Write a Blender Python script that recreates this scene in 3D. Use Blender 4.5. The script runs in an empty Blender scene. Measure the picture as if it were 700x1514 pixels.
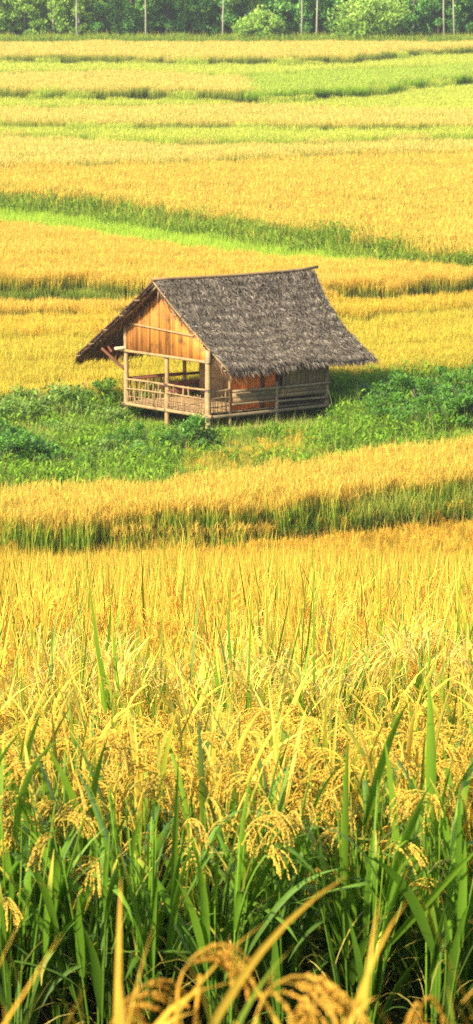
import bpy, math, random
import numpy as np
from mathutils import Vector, Matrix
random.seed(11); RNG = np.random.default_rng(11)
sc = bpy.context.scene
COL = sc.collection
R = math.radians
U = RNG.uniform
HAZE = .00024

# ------------------------------------------------------------------ camera numbers
H = 13.8; F = 5300.0; PITCH = math.atan(807.0 / F); CX, CY = 350.0, 757.0
cp, sp = math.cos(PITCH), math.sin(PITCH)

def ray(px, py):
    a = (px - CX) / F; b = -(py - CY) / F
    return np.array([a, cp + b * sp, -sp + b * cp])

def hit(px, py, z):
    d = ray(px, py); t = (z - H) / d[2]
    return d[0] * t, d[1] * t

# ------------------------------------------------------------------ tagging
def tag(o, label=None, cat=None, group=None, kind=None):
    for k, v in (('label', label), ('category', cat), ('group', group), ('kind', kind)):
        if v: o[k] = v
    return o

def empty(name, loc=(0, 0, 0), rz=0.0, scale=1.0):
    o = bpy.data.objects.new(name, None); COL.objects.link(o)
    o.location = loc; o.rotation_euler = (0, 0, rz); o.scale = (scale,) * 3
    o.empty_display_size = .2
    return o

def link(name, mesh, parent=None):
    o = bpy.data.objects.new(name, mesh); COL.objects.link(o)
    if parent: o.parent = parent
    return o

def copy_tree(o, parent=None):
    c = o.copy(); COL.objects.link(c); c.parent = parent
    for ch in list(o.children): copy_tree(ch, c)
    return c

# ------------------------------------------------------------------ mesh helpers
class MB:
    """collects vertices / faces with three float attributes per vertex (hh, rr, pan)"""
    def __init__(s): s.V = []; s.Fc = []; s.A = []; s.n = 0
    def add(s, v, f, a=None):
        v = np.asarray(v, float); s.V.append(v)
        if a is None:
            a = np.zeros((len(v), 3)); a[:, 1] = random.random()
        a = np.asarray(a, float)
        if a.ndim == 1: a = np.repeat(a[None, :], len(v), 0)
        s.A.append(a)
        for k, arr in (f.items() if isinstance(f, dict) else {len(f[0]): np.asarray(f)}.items()):
            s.Fc.append((k, np.asarray(arr) + s.n))
        s.n += len(v)
    def mesh(s, name, mat, smooth=False):
        me = bpy.data.meshes.new(name)
        V = np.concatenate(s.V); A = np.concatenate(s.A)
        loops = np.concatenate([a.ravel() for k, a in s.Fc])
        sizes = np.concatenate([np.full(len(a), k) for k, a in s.Fc])
        starts = np.concatenate([[0], np.cumsum(sizes)[:-1]])
        me.vertices.add(len(V)); me.vertices.foreach_set('co', V.ravel().astype(np.float32))
        me.loops.add(len(loops)); me.loops.foreach_set('vertex_index', loops.astype(np.int32))
        me.polygons.add(len(sizes)); me.polygons.foreach_set('loop_start', starts.astype(np.int32))
        try: me.polygons.foreach_set('loop_total', sizes.astype(np.int32))
        except Exception: pass
        if smooth: me.polygons.foreach_set('use_smooth', np.ones(len(sizes), bool))
        for i, nm in enumerate(('hh', 'rr', 'pan')):
            at = me.attributes.new(nm, 'FLOAT', 'POINT'); at.data.foreach_set('value', A[:, i].astype(np.float32))
        me.update(calc_edges=True); me.validate()
        if mat: me.materials.append(mat)
        return me
    def build(s, name, mat, parent=None, smooth=False):
        return link(name, s.mesh(name, mat, smooth), parent)
    def box(s, c, size, rot=None, rr=None, jitter=0.0):
        hx, hy, hz = [k / 2 for k in size]
        v = np.array([[x, y, z] for x in (-hx, hx) for y in (-hy, hy) for z in (-hz, hz)])
        if jitter: v = v + U(-jitter, jitter, v.shape)
        if rot is not None: v = v @ np.array(rot.to_3x3()).T
        v = v + np.array(c)
        f = [[0, 1, 3, 2], [4, 6, 7, 5], [0, 4, 5, 1], [2, 3, 7, 6], [0, 2, 6, 4], [1, 5, 7, 3]]
        s.add(v, f, [0, random.random() if rr is None else rr, 0])
    def tube(s, pts, rad, n=8, rr=None, caps=True):
        pts = np.asarray(pts, float); k = len(pts)
        rad = np.broadcast_to(np.asarray(rad, float), (k,))
        vs = []; hh = np.zeros(k * n)
        for i in range(k):
            t = pts[min(i + 1, k - 1)] - pts[max(i - 1, 0)]; t /= np.linalg.norm(t) + 1e-9
            ref = np.array([0, 0, 1.]) if abs(t[2]) < .9 else np.array([1., 0, 0])
            a = np.cross(t, ref); a /= np.linalg.norm(a); b = np.cross(t, a)
            an = np.arange(n) * 2 * math.pi / n
            vs.append(pts[i] + rad[i] * (np.cos(an)[:, None] * a + np.sin(an)[:, None] * b))
            hh[i * n:(i + 1) * n] = i / max(1, k - 1)
        v = np.concatenate(vs); f = []
        for i in range(k - 1):
            for j in range(n):
                f.append([i * n + j, i * n + (j + 1) % n, (i + 1) * n + (j + 1) % n, (i + 1) * n + j])
        A = np.zeros((len(v), 3)); A[:, 0] = hh; A[:, 1] = random.random() if rr is None else rr
        d = {4: f}
        if caps: d[n] = [list(range(n))[::-1], [(k - 1) * n + j for j in range(n)]]
        if n == 4: d = {4: f + (d[4] if False else []) + ([list(range(n))[::-1], [(k - 1) * n + j for j in range(n)]] if caps else [])}
        s.add(v, d, A)

def pole(mb, a, b, r, r2=None, n=8, wob=.012, seg=6, rr=None, knots=True):
    """a round pole with a slight natural bend and bamboo knots"""
    a = np.array(a, float); b = np.array(b, float); L = np.linalg.norm(b - a)
    t = np.linspace(0, 1, seg * 2 + 1)
    off = np.array([U(-wob, wob), U(-wob, wob), U(-wob, wob)])
    pts = a + (b - a) * t[:, None] + off * np.sin(t * math.pi)[:, None]
    rad = np.linspace(r, r2 or r * .9, len(t))
    if knots: rad = rad * np.where(np.arange(len(t)) % 2 == 1, 1.09, 1.0)
    mb.tube(pts, rad, n, rr)

def blades(mb, base, az, L, w, lean, bend, seg=3, pw=1.5, rr=None, pan=0.0, hs=1.0, h0=None, twist=.5, prof='leaf', z0=0.0):
    """N ribbon blades; hh = height above the plant's foot / hs"""
    N = len(base); base = np.asarray(base, float)
    t = np.linspace(0, 1, seg + 1)
    P = np.zeros((N, seg + 1, 3)); P[:, 0] = base
    for i in range(seg):
        tm = (t[i] + t[i + 1]) / 2
        th = lean + bend * tm ** pw
        ds = L / seg
        P[:, i + 1, 0] = P[:, i, 0] + ds * np.sin(th) * np.cos(az)
        P[:, i + 1, 1] = P[:, i, 1] + ds * np.sin(th) * np.sin(az)
        P[:, i + 1, 2] = P[:, i, 2] + ds * np.cos(th)
    fa = az + math.pi / 2 + RNG.normal(0, twist, N)
    side = np.stack([np.cos(fa), np.sin(fa), np.zeros(N)], 1)
    if prof == 'leaf': wp = np.array([.55 + .45 * min(1, x / .35) if x < .35 else (1 - ((x - .35) / .65) ** 2.2) for x in t])
    elif prof == 'const': wp = np.ones(seg + 1)
    else: wp = np.array([.35 + .65 * math.sin(math.pi * min(1, x * 1.0)) for x in t])
    wp = np.maximum(wp, .04)
    W = (w[:, None] if np.ndim(w) else w) * wp[None, :] / 2 * np.ones((N, 1))
    A_ = P - side[:, None, :] * W[:, :, None]; B_ = P + side[:, None, :] * W[:, :, None]
    v = np.stack([A_, B_], 2).reshape(-1, 3)
    k = (seg + 1) * 2
    q = np.array([[2 * i, 2 * i + 1, 2 * i + 3, 2 * i + 2] for i in range(seg)])
    f = (np.arange(N)[:, None, None] * k + q[None]).reshape(-1, 4)
    a = np.zeros((len(v), 3)); a[:, 0] = (v[:, 2] - z0) / hs
    rr = U(0, 1, N) if rr is None else rr
    a[:, 1] = np.repeat(rr, k); a[:, 2] = pan
    mb.add(v, {4: f}, a)
    return P

# ------------------------------------------------------------------ node materials
def newmat(name):
    m = bpy.data.materials.new(name); m.use_nodes = True
    nt = m.node_tree; nt.nodes.clear()
    return m, nt, nt.nodes, nt.links

def N(nodes, t, **kw):
    n = nodes.new(t)
    for k, v in kw.items():
        if k.startswith('i_'):
            key = k[2:]; key = int(key) if key.isdigit() else key.replace('_', ' ')
            n.inputs[key].default_value = v
        else: setattr(n, k, v)
    return n

def ramp(nodes, stops, interp='LINEAR'):
    r = nodes.new('ShaderNodeValToRGB'); r.color_ramp.interpolation = interp
    el = r.color_ramp.elements
    while len(el) < len(stops): el.new(.5)
    for e, (p, c) in zip(el, stops): e.position = p; e.color = (*c, 1)
    return r

def plant_mat(name, stops, pan_col, kvar=.35, noise=.25, nscale=.6, trans=.35, bright=.35, gloss=0.0, tcol=None, pan_green=None, streak=0.0):
    """leaf colour runs along the plant's height (hh), panicles get their own colour"""
    m, nt, nd, lk = newmat(name)
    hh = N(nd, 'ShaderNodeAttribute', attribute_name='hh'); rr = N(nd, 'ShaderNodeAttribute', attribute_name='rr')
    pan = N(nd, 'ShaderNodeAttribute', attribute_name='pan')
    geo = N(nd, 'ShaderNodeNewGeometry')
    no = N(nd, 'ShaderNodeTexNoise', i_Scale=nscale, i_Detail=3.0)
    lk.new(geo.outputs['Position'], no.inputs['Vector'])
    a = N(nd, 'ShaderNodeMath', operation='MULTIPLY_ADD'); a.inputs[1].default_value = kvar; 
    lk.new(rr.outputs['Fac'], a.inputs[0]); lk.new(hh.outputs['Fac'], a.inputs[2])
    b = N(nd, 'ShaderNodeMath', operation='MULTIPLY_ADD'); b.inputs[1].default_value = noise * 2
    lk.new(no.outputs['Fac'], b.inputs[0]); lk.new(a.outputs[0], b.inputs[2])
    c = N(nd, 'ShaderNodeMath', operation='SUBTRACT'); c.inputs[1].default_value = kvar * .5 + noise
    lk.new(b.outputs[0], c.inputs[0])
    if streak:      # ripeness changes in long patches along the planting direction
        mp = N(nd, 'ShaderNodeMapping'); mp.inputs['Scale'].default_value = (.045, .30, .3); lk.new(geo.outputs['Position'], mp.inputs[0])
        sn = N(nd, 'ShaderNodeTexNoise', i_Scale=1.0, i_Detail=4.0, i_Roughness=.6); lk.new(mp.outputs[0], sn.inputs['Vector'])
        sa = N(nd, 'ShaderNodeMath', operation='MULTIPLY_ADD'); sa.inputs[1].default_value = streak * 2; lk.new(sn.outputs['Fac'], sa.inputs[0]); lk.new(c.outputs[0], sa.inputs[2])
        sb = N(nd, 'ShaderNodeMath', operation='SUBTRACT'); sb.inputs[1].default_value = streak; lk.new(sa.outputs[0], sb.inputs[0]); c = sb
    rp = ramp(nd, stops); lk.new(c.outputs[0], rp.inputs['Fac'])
    mx = N(nd, 'ShaderNodeMix', data_type='RGBA'); lk.new(pan.outputs['Fac'], mx.inputs['Factor'])
    lk.new(rp.outputs['Color'], mx.inputs['A'])
    if pan_green:
        pm = N(nd, 'ShaderNodeMix', data_type='RGBA'); pm.inputs['A'].default_value = (*pan_green, 1); pm.inputs['B'].default_value = (*pan_col, 1)
        n2 = N(nd, 'ShaderNodeTexNoise', i_Scale=nscale * 2.5, i_Detail=2.0); lk.new(geo.outputs['Position'], n2.inputs['Vector'])
        mr = N(nd, 'ShaderNodeMapRange'); mr.inputs['From Min'].default_value = .38; mr.inputs['From Max'].default_value = .58
        lk.new(n2.outputs['Fac'], mr.inputs['Value']); lk.new(mr.outputs[0], pm.inputs['Factor']); lk.new(pm.outputs['Result'], mx.inputs['B'])
    else: mx.inputs['B'].default_value = (*pan_col, 1)
    # value variation from a scrambled random
    s = N(nd, 'ShaderNodeMath', operation='MULTIPLY'); s.inputs[1].default_value = 17.3; lk.new(rr.outputs['Fac'], s.inputs[0])
    fr = N(nd, 'ShaderNodeMath', operation='FRACT'); lk.new(s.outputs[0], fr.inputs[0])
    v = N(nd, 'ShaderNodeMath', operation='MULTIPLY_ADD'); v.inputs[1].default_value = bright; v.inputs[2].default_value = 1 - bright / 2
    lk.new(fr.outputs[0], v.inputs[0])
    hsv = N(nd, 'ShaderNodeHueSaturation'); lk.new(v.outputs[0], hsv.inputs['Value']); lk.new(mx.outputs['Result'], hsv.inputs['Color'])
    di = N(nd, 'ShaderNodeBsdfDiffuse'); tr = N(nd, 'ShaderNodeBsdfTranslucent')
    lk.new(hsv.outputs[0], di.inputs[0]); lk.new(hsv.outputs[0], tr.inputs[0])
    ms = N(nd, 'ShaderNodeMixShader'); ms.inputs[0].default_value = trans
    lk.new(di.outputs[0], ms.inputs[1]); lk.new(tr.outputs[0], ms.inputs[2])
    out = N(nd, 'ShaderNodeOutputMaterial')
    if gloss:
        gl = N(nd, 'ShaderNodeBsdfGlossy', i_Roughness=.42); gl.inputs[0].default_value = (1, 1, .9, 1)
        fz = N(nd, 'ShaderNodeLayerWeight', i_Blend=.35)
        gm = N(nd, 'ShaderNodeMath', operation='MULTIPLY'); gm.inputs[1].default_value = gloss; lk.new(fz.outputs['Fresnel'], gm.inputs[0])
        m2 = N(nd, 'ShaderNodeMixShader'); lk.new(gm.outputs[0], m2.inputs[0]); lk.new(ms.outputs[0], m2.inputs[1]); lk.new(gl.outputs[0], m2.inputs[2])
        lk.new(m2.outputs[0], out.inputs[0])
    else: lk.new(ms.outputs[0], out.inputs[0])
    return m

def wood_mat(name, c0, c1, dark=(.05, .03, .02), stretch=(18, 18, 1.6), rough=.7, vary=.6, stain=.5, bump=.3):
    m, nt, nd, lk = newmat(name)
    tc = N(nd, 'ShaderNodeTexCoord'); mp = N(nd, 'ShaderNodeMapping'); mp.inputs['Scale'].default_value = stretch
    lk.new(tc.outputs['Object'], mp.inputs[0])
    rr = N(nd, 'ShaderNodeAttribute', attribute_name='rr')
    w = N(nd, 'ShaderNodeTexNoise', noise_dimensions='4D', i_Scale=1.0, i_Detail=5.0, i_Roughness=.65)
    ws = N(nd, 'ShaderNodeMath', operation='MULTIPLY'); ws.inputs[1].default_value = 31.; lk.new(rr.outputs['Fac'], ws.inputs[0]); lk.new(ws.outputs[0], w.inputs['W'])
    lk.new(mp.outputs[0], w.inputs['Vector'])
    mx = N(nd, 'ShaderNodeMix', data_type='RGBA'); mx.inputs['A'].default_value = (*c0, 1); mx.inputs['B'].default_value = (*c1, 1)
    f = N(nd, 'ShaderNodeMath', operation='MULTIPLY_ADD'); f.inputs[1].default_value = vary; lk.new(rr.outputs['Fac'], f.inputs[0])
    mr = N(nd, 'ShaderNodeMapRange'); mr.inputs['From Min'].default_value = .3; mr.inputs['From Max'].default_value = .7; mr.inputs['To Min'].default_value = -.15; mr.inputs['To Max'].default_value = 1 - vary + .15
    lk.new(w.outputs['Fac'], mr.inputs[0]); lk.new(mr.outputs[0], f.inputs[2]); lk.new(f.outputs[0], mx.inputs['Factor'])
    n2 = N(nd, 'ShaderNodeTexNoise', i_Scale=3.0, i_Detail=4.0); lk.new(tc.outputs['Object'], n2.inputs['Vector'])
    r2 = N(nd, 'ShaderNodeMapRange'); r2.inputs['From Min'].default_value = .52; r2.inputs['From Max'].default_value = .72; r2.inputs['To Max'].default_value = stain
    lk.new(n2.outputs['Fac'], r2.inputs[0])
    m2 = N(nd, 'ShaderNodeMix', data_type='RGBA'); m2.inputs['B'].default_value = (*dark, 1)
    lk.new(r2.outputs[0], m2.inputs['Factor']); lk.new(mx.outputs['Result'], m2.inputs['A'])
    bs = N(nd, 'ShaderNodeBsdfPrincipled', i_Roughness=rough); lk.new(m2.outputs['Result'], bs.inputs['Base Color'])
    bs.inputs['Specular IOR Level'].default_value = .3
    bm = N(nd, 'ShaderNodeBump', i_Strength=bump, i_Distance=.01); lk.new(w.outputs['Fac'], bm.inputs['Height']); lk.new(bm.outputs[0], bs.inputs['Normal'])
    out = N(nd, 'ShaderNodeOutputMaterial'); lk.new(bs.outputs[0], out.inputs[0])
    return m

def ground_mat():
    m, nt, nd, lk = newmat('soil_and_short_grass')
    geo = N(nd, 'ShaderNodeNewGeometry')
    n1 = N(nd, 'ShaderNodeTexNoise', i_Scale=.35, i_Detail=6.0); n2 = N(nd, 'ShaderNodeTexNoise', i_Scale=9.0, i_Detail=5.0)
    lk.new(geo.outputs['Position'], n1.inputs[0]); lk.new(geo.outputs['Position'], n2.inputs[0])
    r1 = ramp(nd, [(.35, (.10, .075, .035)), (.55, (.09, .11, .03)), (.7, (.16, .17, .04))]); lk.new(n1.outputs['Fac'], r1.inputs[0])
    r2 = ramp(nd, [(.3, (.35, .35, .35)), (.7, (1.1, 1.1, 1.1))]); lk.new(n2.outputs['Fac'], r2.inputs[0])
    mm = N(nd, 'ShaderNodeMix', data_type='RGBA', blend_type='MULTIPLY'); mm.inputs['Factor'].default_value = 1
    lk.new(r1.outputs[0], mm.inputs['A']); lk.new(r2.outputs[0], mm.inputs['B'])
    bs = N(nd, 'ShaderNodeBsdfDiffuse'); lk.new(mm.outputs['Result'], bs.inputs[0])
    bm = N(nd, 'ShaderNodeBump', i_Strength=.6, i_Distance=.05); lk.new(n2.outputs['Fac'], bm.inputs['Height']); lk.new(bm.outputs[0], bs.inputs['Normal'])
    out = N(nd, 'ShaderNodeOutputMaterial'); lk.new(bs.outputs[0], out.inputs[0])
    return m

GOLD = (.78, .50, .045); GRN = (.10, .17, .022); DGRN = (.035, .085, .014); YG = (.42, .42, .05)
M = {}
PG = (.84, .58, .10)
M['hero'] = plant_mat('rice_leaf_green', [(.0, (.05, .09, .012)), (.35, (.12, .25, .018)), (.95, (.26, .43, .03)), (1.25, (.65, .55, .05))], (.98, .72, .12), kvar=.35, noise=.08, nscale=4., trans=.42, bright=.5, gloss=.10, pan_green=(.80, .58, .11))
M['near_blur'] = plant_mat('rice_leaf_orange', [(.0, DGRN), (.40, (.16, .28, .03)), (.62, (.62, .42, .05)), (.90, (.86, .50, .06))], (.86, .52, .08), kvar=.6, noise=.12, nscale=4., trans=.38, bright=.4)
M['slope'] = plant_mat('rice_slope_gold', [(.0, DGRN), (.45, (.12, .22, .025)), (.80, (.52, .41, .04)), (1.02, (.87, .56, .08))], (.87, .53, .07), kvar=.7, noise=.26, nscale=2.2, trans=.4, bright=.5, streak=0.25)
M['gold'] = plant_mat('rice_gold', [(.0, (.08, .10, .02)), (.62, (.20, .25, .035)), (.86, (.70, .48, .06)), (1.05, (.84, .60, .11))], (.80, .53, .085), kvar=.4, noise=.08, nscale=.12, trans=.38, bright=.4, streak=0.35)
M['hutrow'] = plant_mat('rice_face_gold', [(.0, (.08, .17, .02)), (.60, (.21, .35, .03)), (.86, (.58, .48, .06)), (1., (.84, .61, .11))], (.80, .54, .09), kvar=.5, noise=.12, nscale=.3, trans=.4, bright=.45, streak=0.2)
M['back'] = plant_mat('rice_yellow_behind_hut', [(.0, (.10, .15, .02)), (.5, (.28, .33, .035)), (.78, (.62, .50, .05)), (1., (.80, .58, .08))], (.76, .53, .065), kvar=.5, noise=.2, nscale=.22, trans=.4, bright=.45, streak=0.45)
M['back1'] = plant_mat('rice_greenish_behind_hut', [(.0, (.10, .16, .02)), (.68, (.30, .38, .035)), (.9, (.58, .50, .05)), (1.15, (.80, .58, .08))], (.70, .54, .065), kvar=.6, noise=.3, nscale=.22, trans=.4, bright=.45, streak=.5)
M['pale'] = plant_mat('rice_pale_gold', [(.0, (.13, .18, .03)), (.58, (.30, .35, .05)), (.80, (.62, .53, .10)), (1., (.78, .62, .15))], (.74, .57, .13), kvar=.25, noise=.08, nscale=.1, trans=.38, bright=.3, streak=0.45)
M['lime'] = plant_mat('rice_lime', [(.0, (.10, .16, .02)), (.5, (.32, .44, .05)), (.95, (.58, .64, .09))], (.62, .62, .10), kvar=.3, noise=.18, nscale=.15, trans=.4, bright=.3, streak=0.4)
M['green'] = plant_mat('rice_green', [(.0, (.08, .15, .02)), (.5, (.24, .38, .03)), (.95, (.46, .62, .06))], (.5, .54, .10), kvar=.3, noise=.12, nscale=.2, trans=.4, bright=.3, streak=0.4)
M['weeds'] = plant_mat('weeds_green', [(.0, (.02, .06, .01)), (.5, (.09, .21, .015)), (1., (.25, .42, .035))], (.35, .30, .10), kvar=.5, noise=.25, nscale=.5, trans=.35, bright=.5)
M['weedslight'] = plant_mat('grass_light_green', [(.0, (.04, .08, .015)), (.5, (.14, .26, .025)), (1., (.38, .46, .05))], (.45, .36, .12), kvar=.5, noise=.3, nscale=.45, trans=.38, bright=.5)
M['bank'] = plant_mat('bank_weeds', [(.0, (.04, .10, .012)), (.5, (.12, .24, .02)), (1., (.28, .40, .045))], (.5, .42, .06), kvar=.5, noise=.3, nscale=.25, trans=.35, bright=.5)
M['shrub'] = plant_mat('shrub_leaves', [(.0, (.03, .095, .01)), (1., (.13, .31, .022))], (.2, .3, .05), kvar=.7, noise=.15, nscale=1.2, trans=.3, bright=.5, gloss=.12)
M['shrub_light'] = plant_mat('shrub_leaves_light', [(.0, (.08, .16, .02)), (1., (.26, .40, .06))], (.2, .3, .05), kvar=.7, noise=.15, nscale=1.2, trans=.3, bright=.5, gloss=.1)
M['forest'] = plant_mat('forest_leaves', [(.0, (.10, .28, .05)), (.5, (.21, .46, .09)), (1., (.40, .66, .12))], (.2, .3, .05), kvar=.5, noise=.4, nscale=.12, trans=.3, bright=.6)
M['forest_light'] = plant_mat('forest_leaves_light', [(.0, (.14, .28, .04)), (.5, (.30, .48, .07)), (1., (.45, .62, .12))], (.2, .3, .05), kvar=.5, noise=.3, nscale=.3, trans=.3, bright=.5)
M['bark'] = wood_mat('pale_bark', (.46, .44, .30), (.26, .25, .16), stretch=(4, 4, .8), stain=.4)
M['bark_dark'] = wood_mat('dark_bark', (.16, .13, .09), (.08, .06, .045), stretch=(4, 4, .8), stain=.4)
M['deadwood'] = wood_mat('dead_grey_wood', (.42, .38, .33), (.2, .17, .14), stretch=(4, 4, 4), stain=.5)
M['bamboo'] = wood_mat('weathered_bamboo', (.48, .32, .145), (.26, .155, .065), stretch=(6, 6, 6), stain=.5, vary=.5)
M['bamboo_grey'] = wood_mat('grey_brown_bamboo', (.36, .27, .14), (.20, .14, .075), stretch=(6, 6, 6), stain=.6, vary=.5)
M['plank'] = wood_mat('orange_bamboo_siding', (.80, .33, .05), (.20, .07, .015), dark=(.09, .045, .02), stretch=(14, 14, .7), stain=.85, vary=.8)
M['plank_bright'] = wood_mat('bright_orange_siding', (.95, .28, .03), (.66, .13, .015), dark=(.3, .06, .01), stretch=(14, 14, 1.0), stain=.2, vary=.35)
M['plank_grey'] = wood_mat('brown_slats', (.34, .24, .11), (.18, .11, .05), stretch=(14, 14, 1.2), stain=.5, vary=.6)
M['redwood'] = wood_mat('dark_red_wood', (.20, .065, .03), (.09, .03, .018), stretch=(8, 8, 8), stain=.5)
M['thatch_core'] = wood_mat('thatch_core', (.12, .095, .075), (.06, .045, .035), stretch=(8, 8, 8))
def thatch_mat(name, stops):
    m, nt, nd, lk = newmat(name)
    rr = N(nd, 'ShaderNodeAttribute', attribute_name='rr')
    rp = ramp(nd, stops); lk.new(rr.outputs['Fac'], rp.inputs[0])
    tc = N(nd, 'ShaderNodeTexCoord'); no = N(nd, 'ShaderNodeTexNoise', i_Scale=2.2, i_Detail=4.0); lk.new(tc.outputs['Object'], no.inputs[0])
    mr = N(nd, 'ShaderNodeMapRange'); mr.inputs['From Min'].default_value = .3; mr.inputs['From Max'].default_value = .7; mr.inputs['To Min'].default_value = .72; mr.inputs['To Max'].default_value = 1.22
    lk.new(no.outputs['Fac'], mr.inputs[0])
    hs = N(nd, 'ShaderNodeHueSaturation'); lk.new(mr.outputs[0], hs.inputs['Value']); lk.new(rp.outputs[0], hs.inputs['Color'])
    di = N(nd, 'ShaderNodeBsdfDiffuse'); lk.new(hs.outputs[0], di.inputs[0])
    out = N(nd, 'ShaderNodeOutputMaterial'); lk.new(di.outputs[0], out.inputs[0])
    return m
M['thatch'] = thatch_mat('grey_thatch', [(0, (.045, .033, .023)), (.35, (.125, .10, .073)), (.75, (.215, .178, .133)), (1., (.38, .32, .245))])
M['thatch_under'] = thatch_mat('brown_thatch', [(0, (.05, .025, .015)), (.5, (.20, .10, .05)), (1., (.42, .25, .13))])

# ------------------------------------------------------------------ terrain: terraces as level steps across front curves
def curve(pts, z):
    W = sorted([hit(px, py, z) for px, py in pts])
    X = np.array([p[0] for p in W]); Y = np.array([p[1] for p in W])
    def f(x):
        x = np.asarray(x, float); y = np.interp(x, X, Y)
        sl = (Y[1] - Y[0]) / (X[1] - X[0]); sr = (Y[-1] - Y[-2]) / (X[-1] - X[-2])
        y = y + np.where(x < X[0], np.clip(sl * .4 * (x - X[0]), -12, 12), 0) + np.where(x > X[-1], np.clip(sr * .4 * (x - X[-1]), -12, 12), 0)
        return y
    return f

HR = .92
# name, ground level, crop height, front top edge in the photo
BANDS = [
 ('B', 0.0, 1.0, [(0, 768), (175, 762), (350, 745), (525, 722), (700, 700)]),
 ('C', 0.02, 1.0, [(0, 722), (175, 716), (350, 700), (525, 668), (700, 648)]),
 ('D1', 0.05, .92, [(0, 585), (175, 575), (350, 560), (525, 550), (700, 535)]),
 ('D2', 0.30, .92, [(0, 488), (175, 484), (350, 470), (525, 462), (700, 446)]),
 ('D3', 0.50, .92, [(0, 456), (175, 455), (350, 448), (525, 438), (700, 428)]),
 ('E', 1.0, .92, [(0, 408), (110, 408), (215, 412), (350, 424), (525, 416), (700, 405)]),
 ('Fg', 1.05, .60, [(0, 333), (175, 360), (350, 384), (525, 396), (700, 408)]),
 ('G', 1.15, .6, [(0, 308), (175, 330), (350, 356), (525, 384), (700, 402)]),
 ('H', 1.7, .9, [(0, 278), (175, 292), (350, 317), (525, 340), (700, 366)]),
 ('I', 2.0, .92, [(0, 240), (175, 236), (350, 230), (450, 224), (700, 218)]),
 ('J', 2.4, .85, [(0, 192), (175, 203), (350, 206), (525, 203), (570, 199), (700, 196)]),
 ('K', 2.85, .92, [(0, 176), (175, 181), (350, 179), (525, 182), (700, 179)]),
 ('L', 3.0, .85, [(0, 157), (175, 155), (350, 153), (525, 158), (700, 160)]),
 ('Mt', 3.9, .92, [(0, 128), (175, 129), (340, 130), (372, 134), (450, 131), (525, 127), (600, 117), (700, 106)]),
 ('Nn', 4.15, .85, [(0, 104), (175, 102), (350, 108), (525, 101), (700, 92)]),
 ('O', 5.0, .92, [(0, 79), (350, 82), (500, 81), (560, 76), (620, 70), (700, 67)]),
]
CUR = [curve(p, z + h) for _, z, h, p in BANDS]
IDX = {b[0]: i for i, b in enumerate(BANDS)}
TREE_Y = hit(350, 61, 5.95)[1]
# the near field falls away from the camera
A_BACK = curve([(0, 838), (175, 822), (350, 806), (525, 789), (700, 770)], 0.0)
STEPA = curve([(0, 945), (60, 940), (150, 925), (350, 890), (700, 855)], H - (.483 + .1617 * 20))
def ground(x, y):
    x = np.asarray(x, float); y = np.asarray(y, float)
    yy = np.clip(y, 9.0, 1e9)
    zt = H - (.483 + .1617 * yy); za = np.where(zt > 1.5, zt, np.log1p(np.exp(np.clip((zt) * 4, -50, 50))) / 4) - .95
    # near terrace step: a shallow drop that is strongest on the left
    za = za - .16 * np.clip((1.2 - x) / 3.0, 0, 1) * (1 / (1 + np.exp((y - STEPA(x)) / .12))) * np.clip((y - 12) / 4, 0, 1)
    near = H - 2.30 - .11 * (y - 5.0)
    near = near + .15 * np.clip((4.9 - y) / .6, 0, 1)
    near = np.minimum(near, H - 1.8)
    t = np.clip((y - 9.1) / .35, 0, 1); t = t * t * (3 - 2 * t)
    za = near * (1 - t) + za * t if True else za
    z = np.zeros_like(x + y)
    for i, (nm, lv, h, p) in enumerate(BANDS):
        prev = BANDS[i - 1][1] if i else 0.0
        w = 1.8 if nm == 'H' else (.5 if abs(lv - prev) < .5 else .9)
        c = CUR[i](x) - (.3 if nm != 'H' else .1)
        s = np.clip((y - c + w) / w, 0, 1); z = z + (lv - prev) * s * s * (3 - 2 * s)
    ab = A_BACK(x)
    s = np.clip((y - ab - .2) / .6, 0, 1); s = s * s * (3 - 2 * s)
    z = np.where(y < ab + 2, za * (1 - s) + z * s, z)
    # hill under the forest
    z = z + np.clip((y - TREE_Y - 6) / 60, 0, 8) * 3.0
    return z

def build_ground():
    ys = np.concatenate([np.arange(-40, 3, 2.), np.arange(3, 14, .2), np.arange(14, 80, .5), np.arange(80, 125, .25), np.arange(125, TREE_Y + 10, .6), np.geomspace(TREE_Y + 10, 4000, 40)])
    nx = 161
    u = np.linspace(-1, 1, nx); u = np.sign(u) * (np.abs(u) * .25 + .75 * np.abs(u) ** 4)
    X = []; Y = []
    for y in ys:
        hw = max(60.0, abs(y) * .55) if y < 700 else y * 1.2
        X.append(u * hw); Y.append(np.full(nx, y))
    X = np.array(X); Y = np.array(Y); Z = ground(X, Y)
    Z = Z + (np.sin(X * 1.7 + np.sin(Y * .9) * 2) * np.sin(Y * 1.3 + X * .4)) * .02
    v = np.stack([X, Y, Z], 2).reshape(-1, 3)
    r, c = len(ys), nx
    i = (np.arange(r - 1)[:, None] * c + np.arange(c - 1)[None]).ravel()
    f = np.stack([i, i + 1, i + c + 1, i + c], 1)
    mb = MB(); mb.add(v, {4: f}, [0, .5, 0])
    tag(mb.build('ground', ground_mat(), smooth=True), 'terraced earth and short grass under the rice fields', 'ground', kind='structure')
build_ground()

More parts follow.
